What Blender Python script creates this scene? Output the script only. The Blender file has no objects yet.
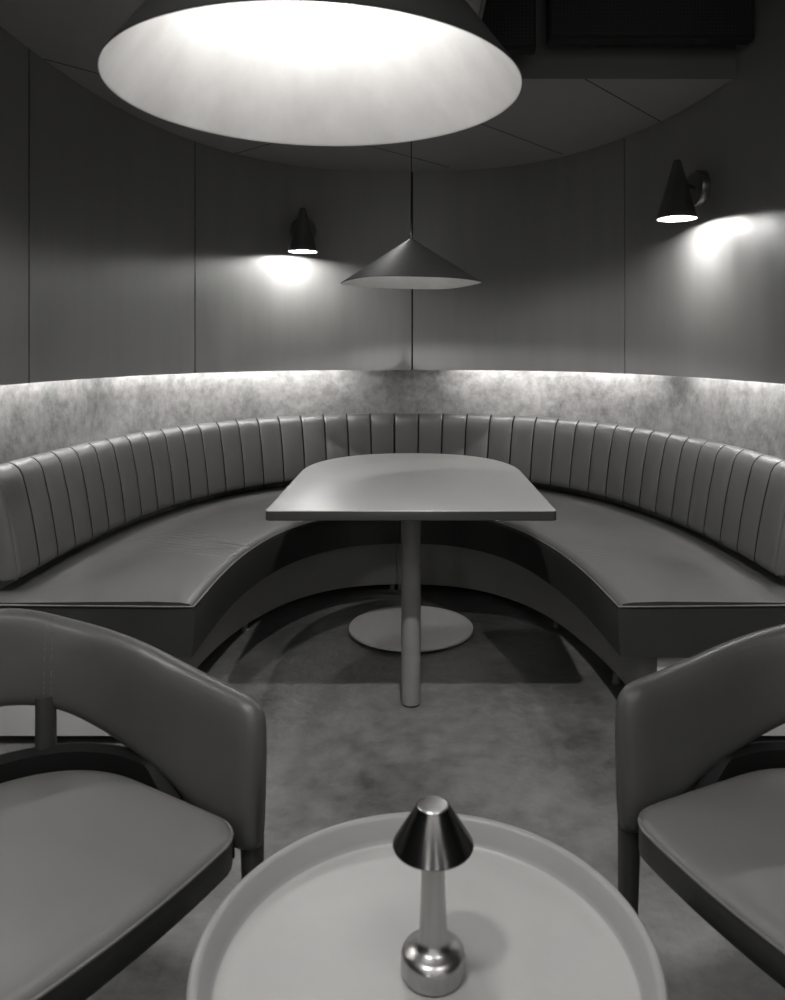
import bpy, bmesh, math, random
from mathutils import Vector, Matrix
random.seed(3)
S = bpy.context.scene
C = bpy.context.scene.collection
PI = math.pi

# ------------------------------------------------------------------ materials
def g(v):
    return (v, v * .988, v * .968, 1)

def mat(name, c1, c2=None, scale=6, rough=.5, metal=0, bump=0, bscale=60, rvar=0, stretch=None,
        detail=6, spec=.5, lo=.3, hi=.7, coat=0, aniso=0, distortion=.0, fine=0):
    m = bpy.data.materials.new(name)
    m.use_nodes = True
    nt = m.node_tree
    N, L = nt.nodes, nt.links
    b = N['Principled BSDF']
    b.inputs['Roughness'].default_value = rough
    b.inputs['Metallic'].default_value = metal
    b.inputs['Specular IOR Level'].default_value = spec
    b.inputs['Coat Weight'].default_value = coat
    tc = N.new('ShaderNodeTexCoord')
    mp = N.new('ShaderNodeMapping')
    L.new(tc.outputs['Object'], mp.inputs['Vector'])
    if stretch:
        mp.inputs['Scale'].default_value = stretch
    n = N.new('ShaderNodeTexNoise')
    n.inputs['Scale'].default_value = scale
    n.inputs['Detail'].default_value = detail
    n.inputs['Roughness'].default_value = .6
    n.inputs['Distortion'].default_value = distortion
    L.new(mp.outputs[0], n.inputs['Vector'])
    r = N.new('ShaderNodeValToRGB')
    r.color_ramp.elements[0].position = lo
    r.color_ramp.elements[1].position = hi
    r.color_ramp.elements[0].color = g(c1)
    r.color_ramp.elements[1].color = g(c2 if c2 is not None else c1)
    if fine:
        nf = N.new('ShaderNodeTexNoise')
        nf.inputs['Scale'].default_value = scale * fine
        nf.inputs['Detail'].default_value = 12
        nf.inputs['Roughness'].default_value = .7
        L.new(mp.outputs[0], nf.inputs['Vector'])
        mx = N.new('ShaderNodeMix')
        mx.inputs['Factor'].default_value = .5
        L.new(n.outputs['Fac'], mx.inputs['A'])
        L.new(nf.outputs['Fac'], mx.inputs['B'])
        L.new(mx.outputs['Result'], r.inputs['Fac'])
    else:
        L.new(n.outputs['Fac'], r.inputs['Fac'])
    L.new(r.outputs['Color'], b.inputs['Base Color'])
    if rvar:
        mr = N.new('ShaderNodeMapRange')
        mr.inputs['From Min'].default_value = .3
        mr.inputs['From Max'].default_value = .7
        mr.inputs['To Min'].default_value = rough - rvar
        mr.inputs['To Max'].default_value = rough + rvar
        L.new(n.outputs['Fac'], mr.inputs['Value'])
        L.new(mr.outputs[0], b.inputs['Roughness'])
    if bump:
        n2 = N.new('ShaderNodeTexNoise')
        n2.inputs['Scale'].default_value = bscale
        n2.inputs['Detail'].default_value = 8
        L.new(mp.outputs[0], n2.inputs['Vector'])
        bp = N.new('ShaderNodeBump')
        bp.inputs['Strength'].default_value = bump
        bp.inputs['Distance'].default_value = .004
        L.new(n2.outputs['Fac'], bp.inputs['Height'])
        L.new(bp.outputs[0], b.inputs['Normal'])
    return m

def emit(name, strength, v=1.0):
    m = bpy.data.materials.new(name)
    m.use_nodes = True
    nt = m.node_tree
    b = nt.nodes['Principled BSDF']
    b.inputs['Base Color'].default_value = g(.8)
    b.inputs['Emission Color'].default_value = g(v)
    b.inputs['Emission Strength'].default_value = strength
    return m

M = {}
M['panel'] = mat('brushed_wall_panel', .205, .24, 9, .46, metal=.25, bump=.10, bscale=30, rvar=.06, spec=.6, stretch=(1, 1, .12))
M['plaster'] = mat('mottled_plaster', .10, .29, 5, .6, bump=.6, bscale=30, detail=15, distortion=.3, lo=.36, hi=.62, fine=4.5)
M['ceiling'] = mat('ceiling_paint', .27, .29, 3, .6)
M['shaded_fascia'] = mat('shaded_fascia_paint', .12, .13, 3, .7)  # fascia darkened so its colour carries the shadow of the speakers
M['black'] = mat('flat_black', .006, .008, 5, .8)
M['gap'] = mat('joint_shadow', .004, .004, 5, .9)
M['dark'] = mat('dark_room_paint', .045, .055, 3, .7)
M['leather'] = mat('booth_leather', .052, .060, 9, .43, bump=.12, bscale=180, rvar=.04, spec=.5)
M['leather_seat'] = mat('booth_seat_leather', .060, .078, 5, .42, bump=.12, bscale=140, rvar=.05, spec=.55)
M['leather_shaded_side'] = mat('booth_front_shaded_leather', .021, .027, 5, .45, bump=.1, bscale=140, spec=.35)  # darker leather copy; shade of the front faces is put in the colour
M['seamline'] = mat('seam_shadow_leather', .005, .006, 20, .8, spec=.1)
M['piping'] = mat('piping_leather', .10, .12, 20, .35)
M['plinth'] = mat('plinth_laminate', .29, .32, 6, .45, bump=.03)
M['lit_end'] = mat('plinth_lit_end_laminate', .36, .4, 6, .5)  # paler plinth copy; light falling on the end face is in the colour
M['foot'] = mat('nylon_foot', .16, .16, 6, .5)
M['floor'] = mat('stained_concrete', .040, .150, 2.6, .46, bump=.8, bscale=28, detail=14, rvar=.06, distortion=.3, lo=.34, hi=.66, fine=5)
M['tabletop'] = mat('table_laminate', .205, .235, 4, .38, bump=.03, bscale=25, rvar=.04)
M['tableedge'] = mat('table_edge_band', .018, .022, 4, .5, spec=.3)
M['tablemetal'] = mat('powder_coated_metal', .17, .19, 30, .42, bump=.04, bscale=300)
M['chair'] = mat('chair_leather', .084, .096, 10, .40, bump=.05, bscale=220, rvar=.04)
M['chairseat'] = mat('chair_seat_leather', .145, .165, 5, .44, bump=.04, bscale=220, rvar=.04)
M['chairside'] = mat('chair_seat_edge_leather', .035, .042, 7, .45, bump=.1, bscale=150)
M['frameblack'] = mat('black_seat_frame_leather', .006, .009, 7, .6, spec=.25)
M['wood'] = mat('dark_stained_wood', .030, .060, 30, .45, stretch=(1, 1, .12))
M['thread'] = mat('stitch_thread', .17, .19, 30, .6)
M['lit_disc'] = mat('powder_coated_lit_base', .42, .45, 30, .45, bump=.04, bscale=300)  # paler copy of the table metal; light reaching the disc is painted in
M['tray'] = mat('tray_lacquer', .41, .45, 6, .4, rvar=.04, bump=.03, bscale=20)
M['trayrim'] = mat('tray_rim_lacquer', .30, .33, 5, .4, rvar=.03)
M['steel'] = mat('brushed_steel', .40, .50, 60, .30, metal=1, stretch=(1, 1, .05), bump=.03)
M['darksteel'] = mat('polished_dark_steel', .20, .24, 50, .22, metal=1, stretch=(1, 1, .05))
M['shade_out'] = mat('dark_metal_shade', .016, .020, 20, .55, bump=.03, spec=.15)
M['shade_in'] = mat('white_brushed_shade_lining', .60, .76, 9, .5, bump=.15, bscale=20, stretch=(1, 1, .4), spec=.6)
M['shade_in_dim'] = mat('pale_shade_lining', .50, .58, 14, .5)
M['sconce'] = mat('brushed_gunmetal', .16, .22, 60, .33, metal=.85, stretch=(1, 1, .06))
M['cord'] = mat('black_cord', .006, .008, 20, .6)
M['bulb'] = emit('bulb_glow', 12)
M['sconce_glow'] = emit('sconce_diffuser_glow', 350)
M['led'] = emit('led_strip_glow', 62)

def perf(name):
    m = bpy.data.materials.new(name)
    m.use_nodes = True
    N, L = m.node_tree.nodes, m.node_tree.links
    b = N['Principled BSDF']
    tc = N.new('ShaderNodeTexCoord')
    v = N.new('ShaderNodeTexVoronoi')
    v.inputs['Scale'].default_value = 75
    v.inputs['Randomness'].default_value = 0.15
    L.new(tc.outputs['Object'], v.inputs['Vector'])
    r = N.new('ShaderNodeValToRGB')
    r.color_ramp.elements[0].position = .35
    r.color_ramp.elements[1].position = .45
    r.color_ramp.elements[0].color = g(.001)
    r.color_ramp.elements[1].color = g(.012)
    L.new(v.outputs['Distance'], r.inputs['Fac'])
    L.new(r.outputs[0], b.inputs['Base Color'])
    b.inputs['Roughness'].default_value = .7
    return m
M['perf'] = perf('perforated_black_grille')

# ------------------------------------------------------------------ helpers
def link(o, parent=None):
    C.objects.link(o)
    if parent:
        o.parent = parent
    return o

def obj(name, bm, m, parent=None, smooth=True, ms=None, sharp=35):
    bmesh.ops.recalc_face_normals(bm, faces=bm.faces)
    me = bpy.data.meshes.new(name)
    bm.to_mesh(me)
    bm.free()
    for q in (ms or [m]):
        me.materials.append(q)
    if smooth:
        for p in me.polygons:
            p.use_smooth = True
        me.set_sharp_from_angle(angle=math.radians(sharp))
    return link(bpy.data.objects.new(name, me), parent)

def empty(name, loc, rz=0):
    o = bpy.data.objects.new(name, None)
    o.location = loc
    o.rotation_euler = (0, 0, rz)
    o.empty_display_size = .1
    return link(o)

def tag(o, label, cat, group=None):
    o['label'] = label
    o['category'] = cat
    if group:
        o['group'] = group
    return o

def struct(o):
    o['kind'] = 'structure'
    return o

def loft(rings, closed_ring=True, closed_path=False, caps=True, bm=None, matfn=None, capidx=0):
    """rings: list of lists of (x,y,z)"""
    bm = bm or bmesh.new()
    V = [[bm.verts.new(p) for p in r] for r in rings]
    n = len(V[0])
    R = len(V)
    for i in range(R if closed_path else R - 1):
        a, b = V[i], V[(i + 1) % R]
        for j in range(n if closed_ring else n - 1):
            k = (j + 1) % n
            f = bm.faces.new((a[j], a[k], b[k], b[j]))
            if matfn:
                f.material_index = matfn(i, j)
    if caps and not closed_path:
        c1 = bm.faces.new(V[0])
        c2 = bm.faces.new(list(reversed(V[-1])))
        c1.material_index = c2.material_index = capidx
    return bm

def lathe(prof, seg=64, bm=None, loc=(0, 0, 0), warp=None, matfn=None):
    """prof: list of (r,z); closes at r==0 ends"""
    bm = bm or bmesh.new()
    rows = []
    for r, z in prof:
        if r < 1e-6:
            rows.append([bm.verts.new((loc[0], loc[1], loc[2] + z))])
        else:
            row = []
            for k in range(seg):
                a = 2 * PI * k / seg
                dz = warp(a, r) if warp else 0
                row.append(bm.verts.new((loc[0] + r * math.cos(a), loc[1] + r * math.sin(a), loc[2] + z + dz)))
            rows.append(row)
    for i in range(len(rows) - 1):
        a, b = rows[i], rows[i + 1]
        for k in range(seg):
            q = (k + 1) % seg
            if len(a) == 1 and len(b) == 1:
                continue
            if len(a) == 1:
                f = bm.faces.new((a[0], b[k], b[q]))
            elif len(b) == 1:
                f = bm.faces.new((a[k], a[q], b[0]))
            else:
                f = bm.faces.new((a[k], a[q], b[q], b[k]))
            if matfn:
                f.material_index = matfn(i)
    return bm

def tube(pts, r, seg=10, bm=None, closed=False, radii=None):
    pts = [Vector(p) for p in pts]
    rings = []
    n = len(pts)
    for i, p in enumerate(pts):
        if closed:
            d = (pts[(i + 1) % n] - pts[i - 1])
        else:
            d = pts[min(i + 1, n - 1)] - pts[max(i - 1, 0)]
        d.normalize()
        up = Vector((0, 0, 1)) if abs(d.z) < .9 else Vector((0, 1, 0))
        u = d.cross(up).normalized()
        v = d.cross(u).normalized()
        rr = radii[i] if radii else r
        rings.append([tuple(p + (u * math.cos(2 * PI * k / seg) + v * math.sin(2 * PI * k / seg)) * rr) for k in range(seg)])
    return loft(rings, closed_path=closed, bm=bm)

def box(x0, x1, y0, y1, z0, z1, bm=None, bevel=0):
    bm = bm or bmesh.new()
    res = bmesh.ops.create_cube(bm, size=1)
    for v in res['verts']:
        v.co = Vector(((x0 + x1) / 2 + v.co.x * (x1 - x0), (y0 + y1) / 2 + v.co.y * (y1 - y0), (z0 + z1) / 2 + v.co.z * (z1 - z0)))
    if bevel:
        bmesh.ops.bevel(bm, geom=list({e for v in res['verts'] for e in v.link_edges}), offset=bevel, segments=3, affect='EDGES', profile=.6)
    return bm

def prism(outline, z0, z1, bm=None, bevel=0, matside=None):
    bm = bm or bmesh.new()
    lo = [bm.verts.new((x, y, z0)) for x, y in outline]
    hi = [bm.verts.new((x, y, z1)) for x, y in outline]
    n = len(lo)
    for i in range(n):
        f = bm.faces.new((lo[i], lo[(i + 1) % n], hi[(i + 1) % n], hi[i]))
        if matside is not None:
            f.material_index = matside
    bm.faces.new(hi)
    bm.faces.new(list(reversed(lo)))
    return bm

# ------------------------------------------------------------------ the horseshoe plan
CX, YC, NN = -.035, 2.6, 2.4
def U(s, a, back, yend):
    """s in [-1-L .. 1+L]: |s|<=1 curved part (s=0 at the back), beyond it the straight arms."""
    b = back - YC
    side = 1 if s >= 0 else -1
    t = abs(s)
    if t <= 1:
        th = (1 - t) * PI / 2            # 0 at the arm, pi/2 at the back
        x = a * max(0, math.cos(th)) ** (2 / NN)
        y = b * max(0, math.sin(th)) ** (2 / NN)
        return (CX + side * x, YC + y)
    return (CX + side * a, YC - (t - 1) * (YC - yend))

# parameter table with even arc length on the mid curve
def table(a, back, yend, x_split=-.10):
    N = 6000
    P = []
    for i in range(N + 1):
        s = -2 + 4 * i / N
        P.append((s, U(s, a, back, yend)))
    cum = [0]
    for i in range(1, len(P)):
        cum.append(cum[-1] + math.dist(P[i][1], P[i - 1][1]))
    # split parameter at x = x_split near the back
    js = min((j for j in range(len(P)) if P[j][1][1] > 4), key=lambda j: abs(P[j][1][0] - x_split))
    return [p[0] for p in P], cum, js

def s_at(tab, d):
    ss, cum, js = tab
    lo, hi = 0, len(cum) - 1
    while hi - lo > 1:
        m = (lo + hi) // 2
        if cum[m] <= d:
            lo = m
        else:
            hi = m
    t = (d - cum[lo]) / max(1e-9, cum[hi] - cum[lo])
    return ss[lo] + (ss[hi] - ss[lo]) * t

YE = 2.44
TAB = table(1.25, 4.66, YE)
ARC, MID = TAB[1][-1], TAB[1][TAB[2]]

def flare(s, a, y):
    # the right half opens a little towards its free end
    if s < 0 or a > 1.2:
        return 0
    t = min(1, max(0, (3.25 - y) / .8))
    return .040 * t * min(1, (1.2 - a) / .3)

def swept(prof_fn, ds, yend):
    rings = []
    for d in ds:
        s = s_at(TAB, d)
        ring = []
        for (a, back, z) in prof_fn(d):
            x, y = U(s, a, back, yend)
            ring.append((x + flare(s, a, y), y, z))
        rings.append(ring)
    return rings

def lin(a, b, n):
    return [a + (b - a) * i / n for i in range(n + 1)]

def booth(side):
    if side < 0:
        d0, d1 = 0, MID - .0015
        lab = 'left half of the curved channel-tufted leather booth bench, by the left armchair'
    else:
        d0, d1 = MID + .0015, ARC
        lab = 'right half of the curved channel-tufted leather booth bench, by the right armchair'
    root = empty('booth_bench', (side * 1.0, 3.3, 0))
    tag(root, lab, 'bench', 'curved booth bench halves')
    inv = Matrix.Translation((-side * 1.0, -3.3, 0))
    def P(name, bm, m, parent=root, **k):
        bm.transform(inv)
        return obj(name, bm, m, parent, **k)
    # seat cushion
    zt = .46
    sp = [(.655, 3.885, .285), (.648, 3.893, .36), (.646, 3.895, .425), (.650, 3.892, .442), (.662, 3.90, .4545),
          (.69, 3.93, .459), (.78, 4.02, .462), (.95, 4.22, .461), (1.15, 4.48, .459), (1.33, 4.78, .457),
          (1.345, 4.80, .44), (1.345, 4.80, .285)]
    def seatprof(d):
        # upholstery pulls: small wrinkles around the tight inner curve
        out = []
        for i, (a, bk, z) in enumerate(sp):
            if 5 <= i <= 7:
                w = math.exp(-((d - (.98 if side < 0 else ARC - .8)) / .22) ** 2) * (.0030 if side < 0 else .0004)
                z += w * (math.sin(d * 118 + i) + .6 * math.sin(d * 187 + 1 + i * 1.7)) * (1 if i < 7 else .5)
            if i in (0, 1, 2):
                q = math.exp(-((d - (MID - .42)) / .22) ** 2) * .006
                a += q * math.sin(d * 62)
            out.append((a, bk, z))
        return out
    ds = lin(d0, d1, 300)
    rings = swept(seatprof, ds, YE)
    # the free end: round the vertical corner a touch
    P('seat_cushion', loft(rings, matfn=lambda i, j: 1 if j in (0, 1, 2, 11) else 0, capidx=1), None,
      ms=[M['leather_seat'], M['leather_shaded_side']], sharp=50)
    # piping along the inner edge and the free end
    pts = []
    for d in lin(d0, d1, 110):
        x, y = U(s_at(TAB, d), .6475, 3.8935, YE)
        pts.append((x + flare(s_at(TAB, d), .6475, y), y, .446))
    end = []
    xo = U(-2 if side < 0 else 2, 1.34, 4.8, YE)[0]
    xi = U(-2 if side < 0 else 2, .6475, 3.89, YE)[0] + (.04 if side > 0 else 0)
    for k in range(12):
        end.append((xo + (xi - xo) * k / 12, YE - .002, .452 - .006 * (k / 12)))
    allp = (end + pts) if side < 0 else (pts + list(reversed(end)))
    P('piping', tube(allp, .0028, 8), M['piping'])
    # backrest with channels
    per = 20
    fr = [0, .012, .027, .07, .16, .32, .5, .68, .84, .93, .973, .988]
    e0, e1 = (d0 + .095, d1) if side < 0 else (d0, d1 - .15)
    bd, pf = [], []
    for c in range(per):
        for q in fr:
            bd.append(e0 + (e1 - e0) * (c + q) / per)
            e = abs(2 * q - 1)
            pf.append((.62 + .38 * (1 - e ** 2.5) if .02 < q < .98 else .08) if 0 < q < 1 else 0)
    bd.append(e1)
    pf.append(0)
    pfmap = dict(zip(bd, pf))
    bp = [(1.37, 4.82, .515, 0), (1.30, 4.72, .500, 0), (1.255, 4.665, .500, .3), (1.243, 4.652, .512, .8), (1.243, 4.652, .535, 1),
          (1.256, 4.666, .62, 1), (1.271, 4.684, .70, 1), (1.290, 4.704, .78, 1), (1.301, 4.718, .820, 1), (1.313, 4.732, .844, 1),
          (1.332, 4.756, .860, 1), (1.35, 4.79, .866, .8), (1.38, 4.83, .862, .5), (1.392, 4.85, .85, 0), (1.392, 4.85, .70, 0)]
    def bprof(d):
        p = pfmap[d]
        out = []
        
        for (a, bk, z, w) in bp:
            k = .020 * w * p - .015 * w
            out.append((a - k, bk - k, z + (.004 * (p - 1) * w if z > .84 else 0)))
        return out
    P('backrest', loft(swept(bprof, bd, YE), matfn=lambda i, j: 1 if (i % 12 in (0, 1, 10, 11) and (i > 1 if side < 0 else i < 238) and 1 <= j <= 11) else 0), None, ms=[M['leather'], M['seamline']], sharp=80)
    # end-panel piping on the free end
    ee = []
    for (a, bk, z, w) in bp[2:13]:
        x, y = U(s_at(TAB, e0 + .002 if side < 0 else e1 - .002), a + .0085 * w, bk + .0085 * w, YE)
        ee.append((x, y, z))
    P('backrest_piping', tube(ee, .003, 8), M['leather'])
    # plinth
    pp = [(.80, 4.045, .034), (.80, 4.045, .284), (1.30, 4.74, .284), (1.30, 4.74, .034)]
    P('plinth', loft(swept(lambda d: pp, lin(d0, d1, 90), YE + .03)), M['plinth'], sharp=40)
    xa, xb = sorted((CX + side * .815, CX + side * 1.30))
    P('lit_end_panel', box(xa, xb, YE + .018, YE + .0298, .03, .283, bevel=.002), M['lit_end'])  # separate slab carrying the painted-in light of the plinth end
    # feet
    fds = [d1 - .030, .62, .12, MID * .50] if side < 0 else [d0 + .030, ARC - .62, ARC - .12, MID + (ARC - MID) * .50]
    for fd in fds:
        x, y = U(s_at(TAB, fd), .818, 4.063, YE + .05)
        P('foot', lathe([(0, 0), (.016, 0), (.016, .005), (.013, .007), (.013, .035), (0, .035)], 20, loc=(x, y, 0)), M['foot'])
    fo = 1.22
    for fd in fds[1:3]:
        x, y = U(s_at(TAB, fd), fo, 4.6, YE + .05)
        P('foot', lathe([(0, 0), (.016, 0), (.016, .005), (.013, .007), (.013, .035), (0, .035)], 20, loc=(x, y, 0)), M['foot'])
    return root

booth(-1)
booth(1)

# ------------------------------------------------------------------ room shell
WA, WB = 1.345, 4.73        # face of the upper panels
WE = 1.75                   # where the alcove opens into the room
HC, LC = 3.0, 2.34          # high and low ceiling
ZP = 1.134                  # lower edge of the panels
def wallcurve(n=1600):
    return [U(-2 + 4 * i / n, WA, WB, WE) for i in range(n + 1)]
WC = wallcurve()
def wall_s_for_px(px):
    m = (px - 411) / 776
    best = min(range(len(WC)), key=lambda i: abs(WC[i][0] - m * WC[i][1]) if WC[i][1] > 1.9 else 9)
    return -2 + 4 * best / 1600
seams = [wall_s_for_px(x) for x in (29.5, 194.6, 412.2, 625)]
print('seams', [(round(s, 3), U(s, WA, WB, WE)) for s in seams])
bounds = [-2] + seams + [2]
gapw = .0014
names = ['wall_left', 'wall_left', 'wall_back', 'wall_back', 'wall_right']
def vstrip(s0, s1, a, bk, th, z0, z1, n=60):
    rings = []
    for s in lin(s0, s1, n):
        x0, y0 = U(s, a, bk, WE)
        x1, y1 = U(s, a + th, bk + th, WE)
        rings.append([(x0, y0, z0), (x0, y0, z1), (x1, y1, z1), (x1, y1, z0)])
    return loft(rings)
for i in range(5):
    a0 = bounds[i] + (gapw if i else 0)
    a1 = bounds[i + 1] - (gapw if i < 4 else 0)
    struct(obj(names[i], vstrip(a0, a1, WA, WB, .018, ZP, HC), M['panel'], sharp=30))
# dark backing seen in the joints
for s in seams:
    struct(obj('trim_1', vstrip(s - .004, s + .004, WA + .0181, WB + .0181, .004, ZP, HC, 4), M['gap'], sharp=30))
# lower plaster wall, set back behind the panels
struct(obj('wall_lower', vstrip(-2, 2, WA + .085, WB + .125, .04, 0, 1.30, 200), M['plaster'], sharp=30))
struct(obj('trim_2', vstrip(-2, 2, WA + .0185, WB + .0185, .11, 1.235, 1.25, 160), M['black'], sharp=30))
# LED strip hidden behind the panels' lower edge
def s_px(px):
    return wall_s_for_px(px)
for (a_, b_, lab) in ((-1.98, s_px(110), 'glowing cove light strip behind the wall panels at the far left'),
                      (s_px(122), s_px(350), 'glowing cove light strip behind the back panels, left of the small pendant'),
                      (s_px(455), s_px(648), 'glowing cove light strip behind the back panels, right of the small pendant'),
                      (s_px(678), 1.98, 'glowing cove light strip behind the wall panel below the right-hand wall lamp')):
    led = obj('light_strip', vstrip(a_, b_, WA + .03, WB + .03, .030, 1.215, 1.220, 80), M['led'])
    tag(led, lab, 'light strip', 'cove light strips')
struct(obj('floor', box(-3, 3, -2.5, 5.1, -.05, 0), M['floor'], smooth=False))
struct(obj('ceiling', box(-3, 3, -2.5, 5.1, HC + .001, HC + .05), M['black'], smooth=False))
# low ceiling following the curve; its front edge steps back on the right
lowpts = []
YR = 3.10
XS = .22
for i in range(0, 1601, 5):
    x, y = WC[i]
    x = CX + (x - CX) * .9985
    if x > XS and y < YR:
        break
    lowpts.append((x, y - .002))
lowpts.append((lowpts[-1][0], YR))
lowpts += [(XS, YR), (XS, WE - .25), (lowpts[0][0], WE - .25)]
struct(obj('ceiling_low', prism(lowpts, LC, LC + .02), M['ceiling'], smooth=False))
struct(obj('trim_3', box(XS, CX + WA - .002, YR - .012, YR - .0005, LC - .004, HC), M['shaded_fascia'], smooth=False))
struct(obj('trim_3', box(XS + .0005, XS + .0125, WE - .25, YR - .0125, LC - .004, HC), M['shaded_fascia'], smooth=False))
# diagonal joints in the low ceiling
def joint(p, q):
    d = (Vector(q) - Vector(p)).normalized()
    n = Vector((-d.y, d.x)) * .0022
    bm = bmesh.new()
    o = [(p[0] + n.x, p[1] + n.y), (q[0] + n.x, q[1] + n.y), (q[0] - n.x, q[1] - n.y), (p[0] - n.x, p[1] - n.y)]
    prism(o, LC - .0012, LC + .001, bm)
    struct(obj('trim_4', bm, M['gap'], smooth=False))
joint((-1.37, 2.895), (.225, 4.60))
joint((-.20, 3.10), (.84, 4.30))
joint((.69, 3.10), (1.19, 3.69))
joint((-1.0, 4.31), (-.20, 3.60))
# the room around the alcove
ax = WA + .13
struct(obj('wall_return', box(-3, CX - ax, WE, WE + .1, 0, HC), M['dark'], smooth=False))
struct(obj('wall_return', box(CX + ax, 3, WE, WE + .1, 0, HC), M['dark'], smooth=False))
struct(obj('wall_side', box(-3.1, -3, -2.5, WE + .1, 0, HC), M['dark'], smooth=False))
struct(obj('wall_side', box(3, 3.1, -2.5, WE + .1, 0, HC), M['dark'], smooth=False))
struct(obj('wall_front', box(-3, 3, -2.6, -2.5, 0, HC), M['dark'], smooth=False))

# ------------------------------------------------------------------ dining table
def superarc(a, b, yc, n, N=30):
    out = []
    for i in range(N + 1):
        th = PI * i / N
        c, s_ = math.cos(th), math.sin(th)
        out.append((math.copysign(abs(c) ** (2 / n), c) * a, yc + b * abs(s_) ** (2 / n)))
    return out
tb = empty('dining_table', (0, 3.1, 0))
tag(tb, 'grey pedestal dining table with rounded back end in the middle of the curved booth', 'table')
yf = 2.465
base_outline = superarc(.463, .60, 3.25, 2.3, 40)     # right -> back -> left
base_outline += [(-.463, yf + .008), (-.455, yf), (.455, yf), (.463, yf + .008)]
def scaled(o, k):
    # inset by k
    cx, cy = 0, 3.1
    out = []
    for x, y in o:
        out.append((x - math.copysign(min(abs(x), k), x) if abs(x) > .01 else x, y + (k if y < cy else -k)))
    return out
ringz = [(.0015, .7105), (0, .712), (0, .740), (.0012, .7425), (.003, .743)]
bm = bmesh.new()
rr = [[(x, y, z) for x, y in scaled(base_outline, k)] for k, z in ringz]
loft(rr, bm=bm, matfn=lambda i, j: 1 if i in (0, 1) else 0)
bm.transform(Matrix.Translation((0, -3.1, 0)))
obj('tabletop', bm, None, tb, ms=[M['tabletop'], M['tableedge']], sharp=40)
bm = lathe([(0, .004), (.030, .004), (.034, .006), (.0345, .010), (.0345, .7105), (0, .7105)], 48, loc=(0, 2.75 - 3.1, 0))
pf = obj('pole', bm, M['tablemetal'], tb)
obj('floor_glide', lathe([(0, 0), (.031, 0), (.031, .004), (0, .004)], 40, loc=(0, 2.75 - 3.1, 0)), M['black'], pf)
obj('pole', lathe([(0, .016), (.0345, .016), (.0345, .7105), (0, .7105)], 48, loc=(0, 3.464 - 3.1, 0)), M['tablemetal'], tb)
bd = obj('base', lathe([(0, .012), (.272, .012), (.277, .014), (.277, .021), (.275, .0235), (0, .0238)], 96, loc=(0, 3.464 - 3.1, 0)), M['lit_disc'], tb)
obj('floor_glide', lathe([(0, 0), (.25, 0), (.25, .012), (0, .012)], 64, loc=(0, 3.464 - 3.1, 0)), M['black'], bd)

# ------------------------------------------------------------------ armchair
def chair_path(s, a, b, yc, yfront):
    """s -2..2 ; |s|<1 curved back"""
    n = 2.3
    side = 1 if s >= 0 else -1
    t = abs(s)
    if t <= 1:
        th = (1 - t) * PI / 2
        return Vector((side * a * max(0, math.cos(th)) ** (2 / n), yc + b * max(0, math.sin(th)) ** (2 / n)))
    return Vector((side * a, yc - (t - 1) * (yc - yfront)))

def interp(tab, x):
    # smooth monotone curve through the table
    n = len(tab)
    if x <= tab[0][0]:
        return tab[0][1]
    if x >= tab[-1][0]:
        return tab[-1][1]
    m = []
    for k in range(n):
        a, b = max(0, k - 1), min(n - 1, k + 1)
        m.append((tab[b][1] - tab[a][1]) / (tab[b][0] - tab[a][0]))
    for k in range(n - 1):
        x0, y0 = tab[k]
        x1, y1 = tab[k + 1]
        if x <= x1:
            h = x1 - x0
            t = (x - x0) / h
            return ((2*t**3 - 3*t*t + 1) * y0 + (t**3 - 2*t*t + t) * h * m[k]
                    + (-2*t**3 + 3*t*t) * y1 + (t**3 - t*t) * h * m[k + 1])
TOP = [(-.26, .637), (-.10, .657), (0, .670), (.11, .690), (.2, .715), (.28, .749), (.34, .757)]
BOT = [(-.26, .386), (-.16, .392), (-.06, .452), (.05, .487), (.13, .516), (.22, .554), (.29, .572), (.36, .574)]

def seat_outline(k=0, yb=.24):
    w = .272 - k
    pts = []
    c = .065
    # front edge left -> right, gently bowed
    for i in range(13):
        x = -(w - c) + 2 * (w - c) * i / 12
        pts.append((x, -.28 + k + .014 * (x / (w - c)) ** 2))
    y0 = -.28 + k + .014
    for i in range(1, 7):
        th = -PI / 2 + (PI / 2) * i / 6
        pts.append((w - c + c * math.cos(th), y0 + c + c * math.sin(th) - 0.0))
    for i in range(1, 4):
        pts.append((w, y0 + c + (.0 - y0 - c) * i / 4))
    n = 2.3
    for i in range(33):
        th = PI * i / 32
        cc, ss = math.cos(th), math.sin(th)
        pts.append((math.copysign(abs(cc) ** (2 / n), cc) * w, .0 + (yb - k) * abs(ss) ** (2 / n)))
    for i in range(3, 0, -1):
        pts.append((-w, y0 + c + (.0 - y0 - c) * i / 4))
    for i in range(6, 0, -1):
        th = -PI / 2 + (PI / 2) * i / 6
        pts.append((-(w - c) - c * math.cos(th), y0 + c + c * math.sin(th)))
    return pts

def fill_top(bm, ring):
    pass

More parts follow.
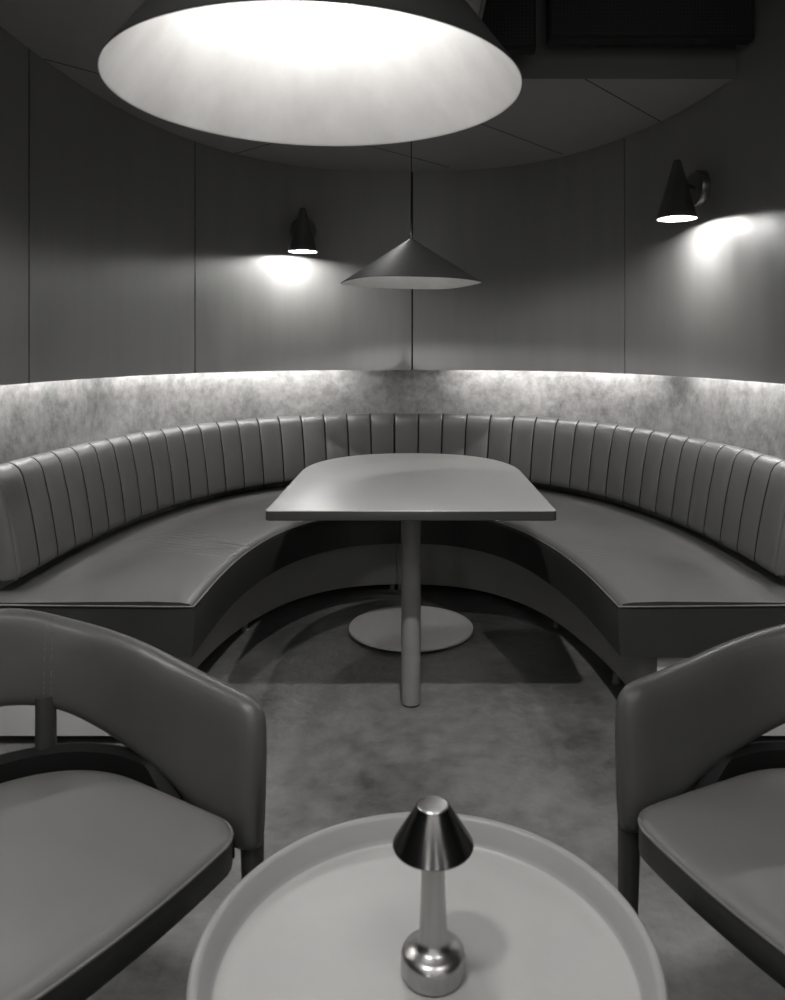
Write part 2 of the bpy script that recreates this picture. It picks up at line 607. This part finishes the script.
def make_chair(loc, facing, label, yf):
    # facing: direction (dx,dy) the sitter looks; local -Y maps to it
    rz = math.atan2(facing[1], facing[0]) + PI / 2
    root = empty('armchair', loc, rz)
    tag(root, label, 'armchair', 'leather armchairs at the round tray table')
    # seat cushion
    rows = [(.010, .392), (0, .398), (0, .444), (.003, .450), (.008, .4555), (.018, .4600), (.03, .4625), (.08, .465), (.15, .466), (.22, .466)]
    rings = []
    for k, z in rows:
        if k <= .03:
            rings.append([(x, y, z) for x, y in seat_outline(k)])
        else:
            f = 1 - k / .272
            rings.append([(x * f, y * f, z) for x, y in seat_outline(.0)])
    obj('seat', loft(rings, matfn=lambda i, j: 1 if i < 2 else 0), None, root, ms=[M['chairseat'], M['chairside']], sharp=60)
    pip = [(x, y, .4455) for x, y in seat_outline(.0004)]
    obj('piping', tube(pip, .0026, 8, closed=True), M['chairseat'], root)
    # seat frame under and behind the cushion
    n_ = 60
    rings = []
    for i in range(n_ + 1):
        s = -2 + 4 * i / n_
        p0 = chair_path(s, .262, .232, 0, -.20)
        p1 = chair_path(s, .306, .288, 0, -.20)
        zr = .392 + .096 * min(1, max(0, (1.60 - abs(s)) / .5))
        rings.append([(p0.x, p0.y, .36), (p0.x, p0.y, .391), (p0.x * 1.045, p0.y + .012, .392), (p0.x * 1.05, p0.y + .016, max(.393, zr - .006)),
                      ((p0.x * .3 + p1.x * .7) * 1.0, p0.y * .3 + p1.y * .7, zr + .002), (p1.x, p1.y, zr - .004), (p1.x, p1.y, .36)])
    fr_ = obj('seat_frame', loft(rings), M['frameblack'], root, sharp=40)
    # curved back and arms in one padded band
    rings = []
    K = 20
    N = 120
    ss = []
    for i in range(N + 1):
        u = -1 + 2 * i / N
        ss.append(u * 2)
    # rounding at the front ends
    for i, s in enumerate(ss):
        c = chair_path(s, .312, .318, .0, yf)
        e = 1e-3
        q0 = chair_path(max(-2, s - e), .312, .318, .0, yf)
        q1 = chair_path(min(2, s + e), .312, .318, .0, yf)
        t = (q1 - q0).normalized()
        nrm = Vector((t.y, -t.x))
        if nrm.dot(Vector((c.x, c.y + .0))) < 0:
            nrm = -nrm
        zt, zb = interp(TOP, c.y), interp(BOT, c.y)
        de = c.y - yf if abs(s) > 1 else 9
        th = .029
        if de < .045:
            r = math.sqrt(max(0, 1 - ((.045 - de) / .045) ** 2))
            zt -= .035 * (1 - r)
            zb += .010 * (1 - r)
            th = .029 * (.45 + .55 * math.sqrt(max(0, 1 - ((.045 - de) / .045) ** 2)))
        hz = (zt - zb) / 2
        zc = (zt + zb) / 2
        rcor = .024
        ring = []
        for k in range(K):
            a = 2 * PI * k / K
            ca, sa = math.cos(a), math.sin(a)
            px = math.copysign(abs(ca) ** .55, ca) * th
            # rounded band: straight faces with soft top and bottom
            pz = math.copysign(abs(sa) ** .6, sa)
            zz = zc + pz * (hz)
            # soften: pull shoulders
            lean = (zz - zc) * .10 * (.35 + .65 * min(1, max(0, (1.6 - abs(s)) / .9)))
            p = c + nrm * (px + lean)
            ring.append((p.x, p.y, zz))
        rings.append(ring)
    obj('backrest', loft(rings), M['chair'], root, sharp=70)
    # stitched seams where the back meets the arm panels
    for sd in (-1, 1):
        s = sd * .53
        c = chair_path(s, .312, .318, .0, yf)
        q = chair_path(s + .002, .312, .318, .0, yf)
        t = (q - c).normalized()
        nrm = Vector((t.y, -t.x))
        if nrm.dot(c) < 0:
            nrm = -nrm
        zt, zb = interp(TOP, c.y), interp(BOT, c.y)
        hz, zc = (zt - zb) / 2, (zt + zb) / 2
        for off in (-.0065, .0065):
            bm = bmesh.new()
            for k in range(26):
                a0 = PI * .5 + (PI) * (k + .2) / 26 
                a1 = PI * .5 + (PI) * (k + .75) / 26
                seg = []
                for a in (a0, a1):
                    ca, sa = math.cos(a), math.sin(a)
                    px = math.copysign(abs(ca) ** .55, ca) * .0297
                    zz = zc + math.copysign(abs(sa) ** .6, sa) * (hz + .0007)
                    p = c + t * off + nrm * (px + (zz - zc) * .10)
                    seg.append((p.x, p.y, zz))
                if math.dist(seg[0], seg[1]) > .0008:
                    tube(seg, .0007, 5, bm=bm)
            obj('stitching', bm, M['thread'], root)
        # post carrying the back
        pc = chair_path(sd * .51, .300, .300, .0, yf)
        zb = interp(BOT, pc.y)
        rr = []
        for z, w in ((.37, .023), (.45, .021), (zb + .03, .020)):
            rr.append([(pc.x * .97 + w * math.cos(2 * PI * k / 16), pc.y * .97 + w * .8 * math.sin(2 * PI * k / 16), z) for k in range(16)])
        obj('post', loft(rr), M['wood'], root)
    # legs
    for sd in (-1, 1):
        for (x, y, x2, y2, zt) in ((.318, yf + .026, .322, yf + .022, .41), (.20, .20, .215, .27, .40)):
            rr = []
            for z, w, t in ((0, .0115, 1), (.2, .0155, .5), (zt - .03, .0185, .05), (zt, .0185, 0)):
                cx_, cy_ = x + (x2 - x) * t, y + (y2 - y) * t
                ring = []
                for k in range(20):
                    a = 2 * PI * k / 20
                    ca, sa = math.cos(a), math.sin(a)
                    ring.append((sd * (cx_) + math.copysign(abs(ca) ** .7, ca) * w, cy_ + math.copysign(abs(sa) ** .7, sa) * w, z))
                rr.append(ring)
            obj('leg', loft(rr), M['wood'], root)
    return root

def fs(f, s, d, sv):
    return (f * d[0] + s * sv[0], f * d[1] + s * sv[1], 0)
dL, sL = (.866, -.50), (.50, .866)
dR, sR = (-.90, -.436), (-.436, .90)
oldL = fs(-1.167, .708, dL, sL)
corner = (oldL[0] + .019 + .28 * dL[0] + .272 * sL[0], oldL[1] + .28 * dL[1] + .272 * sL[1])
dL, sL = (.853, -.522), (.522, .853)
make_chair((corner[0] - .28 * dL[0] - .272 * sL[0], corner[1] - .28 * dL[1] - .272 * sL[1], 0), dL, 'grey leather armchair with curved wraparound back, standing left of the round tray table', -.256)
make_chair(fs(-1.18, .776, dR, sR), dR, 'grey leather armchair with curved wraparound back, standing right of the round tray table', -.236)

# ------------------------------------------------------------------ tray table
ty, tx, tr, tz = .977, .0190, .2905, .50
t_ = empty('tray_table', (tx, ty, 0))
tag(t_, 'round pale side table with a raised tray rim, in front between the two armchairs', 'table')
prof = [(0, tz - .046), (tr - .03, tz - .046), (tr - .010, tz - .044), (tr - .003, tz - .036), (tr, tz - .008), (tr - .0005, tz - .003), (tr - .004, tz), (tr - .011, tz - .0005),
        (tr - .014, tz - .004), (tr - .024, tz - .026), (tr - .028, tz - .0335), (tr - .033, tz - .0355), (tr - .06, tz - .036), (0, tz - .036)]
obj('tray_top', lathe(prof, 128, matfn=lambda i: 1 if i < 10 else 0), None, t_, ms=[M['tray'], M['trayrim']], sharp=50)
obj('stem', lathe([(0, .012), (.035, .012), (.022, .03), (.02, .06), (.02, tz - .06), (.05, tz - .047), (0, tz - .047)], 40), M['trayrim'], t_)
obj('base', lathe([(0, 0), (.17, 0), (.172, .004), (.168, .010), (.03, .013), (0, .013)], 64), M['trayrim'], t_)

# table lamp
zl = tz - .036
tl = empty('table_lamp', (.028, .982, zl))
tag(tl, 'small polished metal lamp with a cone shade, standing on the round tray table', 'lamp')
obj('base', lathe([(0, .001), (.039, .001), (.041, .004), (.041, .022), (.0403, .026), (.0375, .0303), (.032, .0333), (.0255, .0358), (.0208, .0395), (.0185, .045), (.0176, .054), (.0172, .068), (0, .068)], 64), M['steel'], tl)
obj('stem', lathe([(0, .067), (.0170, .067), (.0160, .09), (.0150, .12), (.0146, .165), (0, .165)], 48), M['steel'], tl)
obj('lamp_shade', lathe([(.049, .162), (.0505, .161), (.0512, .1625), (.050, .165), (.0215, .210), (.0205, .2115), (.0196, .2108), (.0205, .2088), (.048, .1645), (.049, .162)], 72), M['darksteel'], tl)
obj('cap', lathe([(0, .166), (.004, .166), (.004, .204), (.0195, .2085), (.0197, .2115), (.018, .2128), (.010, .2120), (0, .2122)], 48), M['steel'], tl)
obj('base_ring', lathe([(0, 0), (.0385, 0), (.0385, .0012), (0, .0012)], 48), M['black'], tl)

# ------------------------------------------------------------------ pendants
def pendant(loc, r, h, rt, label, warp, m_in, cordtop, flatlabel, apex_r=.012, bulb=True):
    root = empty('pendant_lamp', loc)
    tag(root, label, 'pendant lamp')
    th = .003
    prof = [(r - .001, 0), (r, .001), (r - .002, .004), (rt, h), (rt - .002, h + .003), (0.004, h + .004)]
    prof_in = [(.004, h - .004), (rt - .004, h - .004), (r - .004, .002), (r - .001, 0)]
    bm = lathe(prof, 128, warp=warp)
    sh = obj('lamp_shade', bm, M['shade_out'], root, sharp=40)
    obj('lining', lathe(prof_in, 128, warp=warp), m_in, sh, sharp=60)
    obj('cap', lathe([(0, h + .022), (.006, h + .022), (.0085, h + .019), (.0085, h + .001), (0, h + .001)], 24), M['cord'], root)
    obj('cord', tube([(0, 0, h + .02), (0, 0, cordtop - loc[2])], .0034, 10), M['cord'], root)
    return root
w1 = lambda a, r: .0028 * math.sin(3 * a + 1.0) * (r / .29) ** 3 + .0015 * math.sin(5 * a) * (r / .29) ** 3
p2 = pendant((0, 3.2, 1.529), .29, .182, .010, 'wide dark conical pendant lamp hanging over the dining table on a black cord', w1, M['shade_in_dim'], LC, '')
obj('bulb', lathe([(0, .07), (.02, .075), (.028, .095), (.024, .115), (.012, .14), (.012, .17), (0, .17)], 32), M['foot'], p2)
p1 = pendant((-.1395, 1.15, 1.633), .302, .345, .05, 'very large cone pendant lamp with glowing white inside, near the camera above the tray table', None, M['shade_in'], LC if -.15 < XS else HC, '')
obj('bulb', lathe([(0, .235), (.02, .240), (.032, .262), (.026, .290), (.016, .31), (.016, .335), (0, .335)], 32), M['bulb'], p1)
struct(obj('ceiling_low_front', box(CX - WA + .003, XS, .6, WE - .2505, LC, LC + .02), M['ceiling'], smooth=False))

# ------------------------------------------------------------------ wall sconces
def sconce(x, y, z, label, wall_s):
    root = empty('wall_sconce', (x, y, z))
    tag(root, label, 'wall lamp')
    r, h = .083, .25
    obj('lamp_shade', lathe([(r - .003, .001), (r - .001, 0), (r, .002), (.0165, h - .004), (.014, h), (0, h + .001)], 56), M['sconce'], root)
    obj('lining', lathe([(r - .0032, .001), (.013, h - .02), (0, h - .02)], 56), M['shade_in'], root)
    obj('diffuser', lathe([(0, .013), (.042, .013), (.042, .017), (0, .017)], 48), M['sconce_glow'], root)
    wx, wy = U(wall_s, WA, WB, WE)
    p0, p1_ = U(wall_s - .01, WA, WB, WE), U(wall_s + .01, WA, WB, WE)
    t = (Vector(p1_) - Vector(p0)).normalized()
    n = Vector((t.y, -t.x))
    if n.dot(Vector((-wx, 3.0 - wy))) < 0:
        n = -n
    rot = Vector((0, 0, 1)).rotation_difference(Vector((n.x, n.y, 0))).to_matrix().to_4x4()
    zc = .144
    bm = lathe([(0, .0005), (.078, .0005), (.078, .030), (.074, .036), (0, .036)], 56)
    bm.transform(Matrix.Translation((wx - x, wy - y, zc)) @ rot)
    obj('wall_plate', bm, M['sconce'], root)
    a = (wx - x + n.x * .034, wy - y + n.y * .034, zc)
    b = (0, 0, zc)
    d = Vector(a) - Vector(b)
    b2 = Vector(b) + d.normalized() * .032
    obj('arm', tube([a, tuple(b2)], .011, 16), M['sconce'], root)

def near_s(x, y):
    return min((-2 + 4 * i / 1600 for i in range(1601)), key=lambda s: math.dist(U(s, WA, WB, WE), (x, y)))
sconce(-.618, 4.44, 1.817, 'gunmetal cone wall lamp shining down on the back panel, left of the small pendant', near_s(-.66, 4.62))
sconce(1.131, 3.30, 1.811, 'gunmetal cone wall lamp shining down on the right-hand wall panel', near_s(1.29, 3.37))
sconce(-1.25, 2.02, 1.80, 'added out-of-view gunmetal cone wall lamp on the left wall beyond the end of the bench', near_s(-1.4, 2.02))  # third lamp added out of view for its light on the left wall

# ------------------------------------------------------------------ speakers high up
def speaker(x0, x1, y0, y1, z0, z1, label, rz=0):
    cx_, cy_ = (x0 + x1) / 2, (y0 + y1) / 2
    root = empty('ceiling_speaker', (cx_, cy_, z0), rz)
    tag(root, label, 'speaker')
    w, d, h = (x1 - x0) / 2, (y1 - y0) / 2, z1 - z0
    obj('cabinet', box(-w, w, -d, d, 0, h, bevel=.006), M['black'], root)
    obj('grille', box(-w + .008, w - .008, -d - .008, -d, .012, h - .01, bevel=.002), M['perf'], root)
    obj('bracket', box(-.03, .03, -.012, .012, h, HC - z0), M['black'], root)
speaker(.52, 1.297, 2.93, 2.99, 2.427, 2.86, 'long black perforated speaker hung at top right below the high ceiling')
speaker(.255, .465, 2.88, 2.94, 2.367, 2.80, 'narrow black perforated speaker hung just right of the big pendant lamp', rz=-.05)

# ------------------------------------------------------------------ lights
def spot(name, loc, target, energy, size=110, blend=.6, radius=.03):
    l = bpy.data.lights.new(name, 'SPOT')
    l.energy = energy
    l.spot_size = math.radians(size)
    l.spot_blend = blend
    l.shadow_soft_size = radius
    l.color = (1, .99, .975)
    o = bpy.data.objects.new(name, l)
    o.location = loc
    o.rotation_euler = (Vector(target) - Vector(loc)).to_track_quat('-Z', 'Y').to_euler()
    C.objects.link(o)
    return o
def point(name, loc, energy, radius):
    l = bpy.data.lights.new(name, 'POINT')
    l.energy = energy
    l.shadow_soft_size = radius
    l.color = (1, .99, .975)
    o = bpy.data.objects.new(name, l)
    o.location = loc
    C.objects.link(o)
spot('downlight_mid', (.05, 1.44, 2.33), (.05 + .0105, 1.44 + .6017, 2.33 - .7986), 185, 72.4, .10, .022)
spot('downlight_front', (-.62, .25, 2.9), (-.3, .8, 0), 76, 110, .7, .11)
spot('added_fill_back', (-.30, 3.62, 2.33), (-.1, 3.3, 0), 42, 125, .8, .03)  # added fill over the bench and table, not a known lamp
spot('added_fill_right', (.75, .15, 2.9), (.5, 1.1, 0), 38, 100, .7, .35)  # fill added at front right to lift the right armchair
point('pendant_light', (-.15, 1.15, 1.633 + .175), 6.2, .05)
point('small_pendant_light', (0, 3.2, 1.531 + .09), 7, .03)

w = bpy.data.worlds.new('World')
S.world = w
w.use_nodes = True
w.node_tree.nodes['Background'].inputs[0].default_value = (.5, .5, .49, 1)
w.node_tree.nodes['Background'].inputs[1].default_value = .05

# soft fill light added behind the camera to lift the ambient level
l = bpy.data.lights.new('added_room_wash', 'AREA')
l.energy = 20
l.shape = 'RECTANGLE'
l.size, l.size_y = 3.5, 1.5
l.color = (1, .99, .975)
o = bpy.data.objects.new('added_room_wash', l)
o.location = (0, -1.2, 2.8)
o.rotation_euler = (math.radians(35), 0, 0)
C.objects.link(o)

for (x_, w_, e_) in ((-.95, .35, 8), (.55, .14, 4), (2.2, .3, 4)):  # unseen panels added to light the plinth and streak the lamp shade
    l = bpy.data.lights.new('added_fill_strip', 'AREA')
    l.energy = e_
    l.shape = 'RECTANGLE'
    l.size, l.size_y = w_, 1.8
    l.color = (1, .99, .975)
    o = bpy.data.objects.new('added_fill_strip', l)
    o.location = (x_, -2.3, 1.5)
    o.rotation_euler = (math.radians(90), 0, 0)
    C.objects.link(o)

# ------------------------------------------------------------------ camera
cam = bpy.data.cameras.new('camera')
co = bpy.data.objects.new('camera', cam)
C.objects.link(co)
co.location = (0, 0, 1.25)
co.rotation_euler = (PI / 2, 0, 0)
cam.sensor_width = 36
cam.sensor_fit = 'VERTICAL'
cam.sensor_height = 36
cam.lens = 36 * .776
cam.shift_x = -.0185
cam.shift_y = -.149
cam.clip_start = .05
cam.dof.use_dof = True
cam.dof.focus_distance = 2.6
cam.dof.aperture_fstop = 6.0
S.camera = co
S.view_settings.view_transform = 'Standard'
S.view_settings.look = 'None'
S.view_settings.exposure = 0
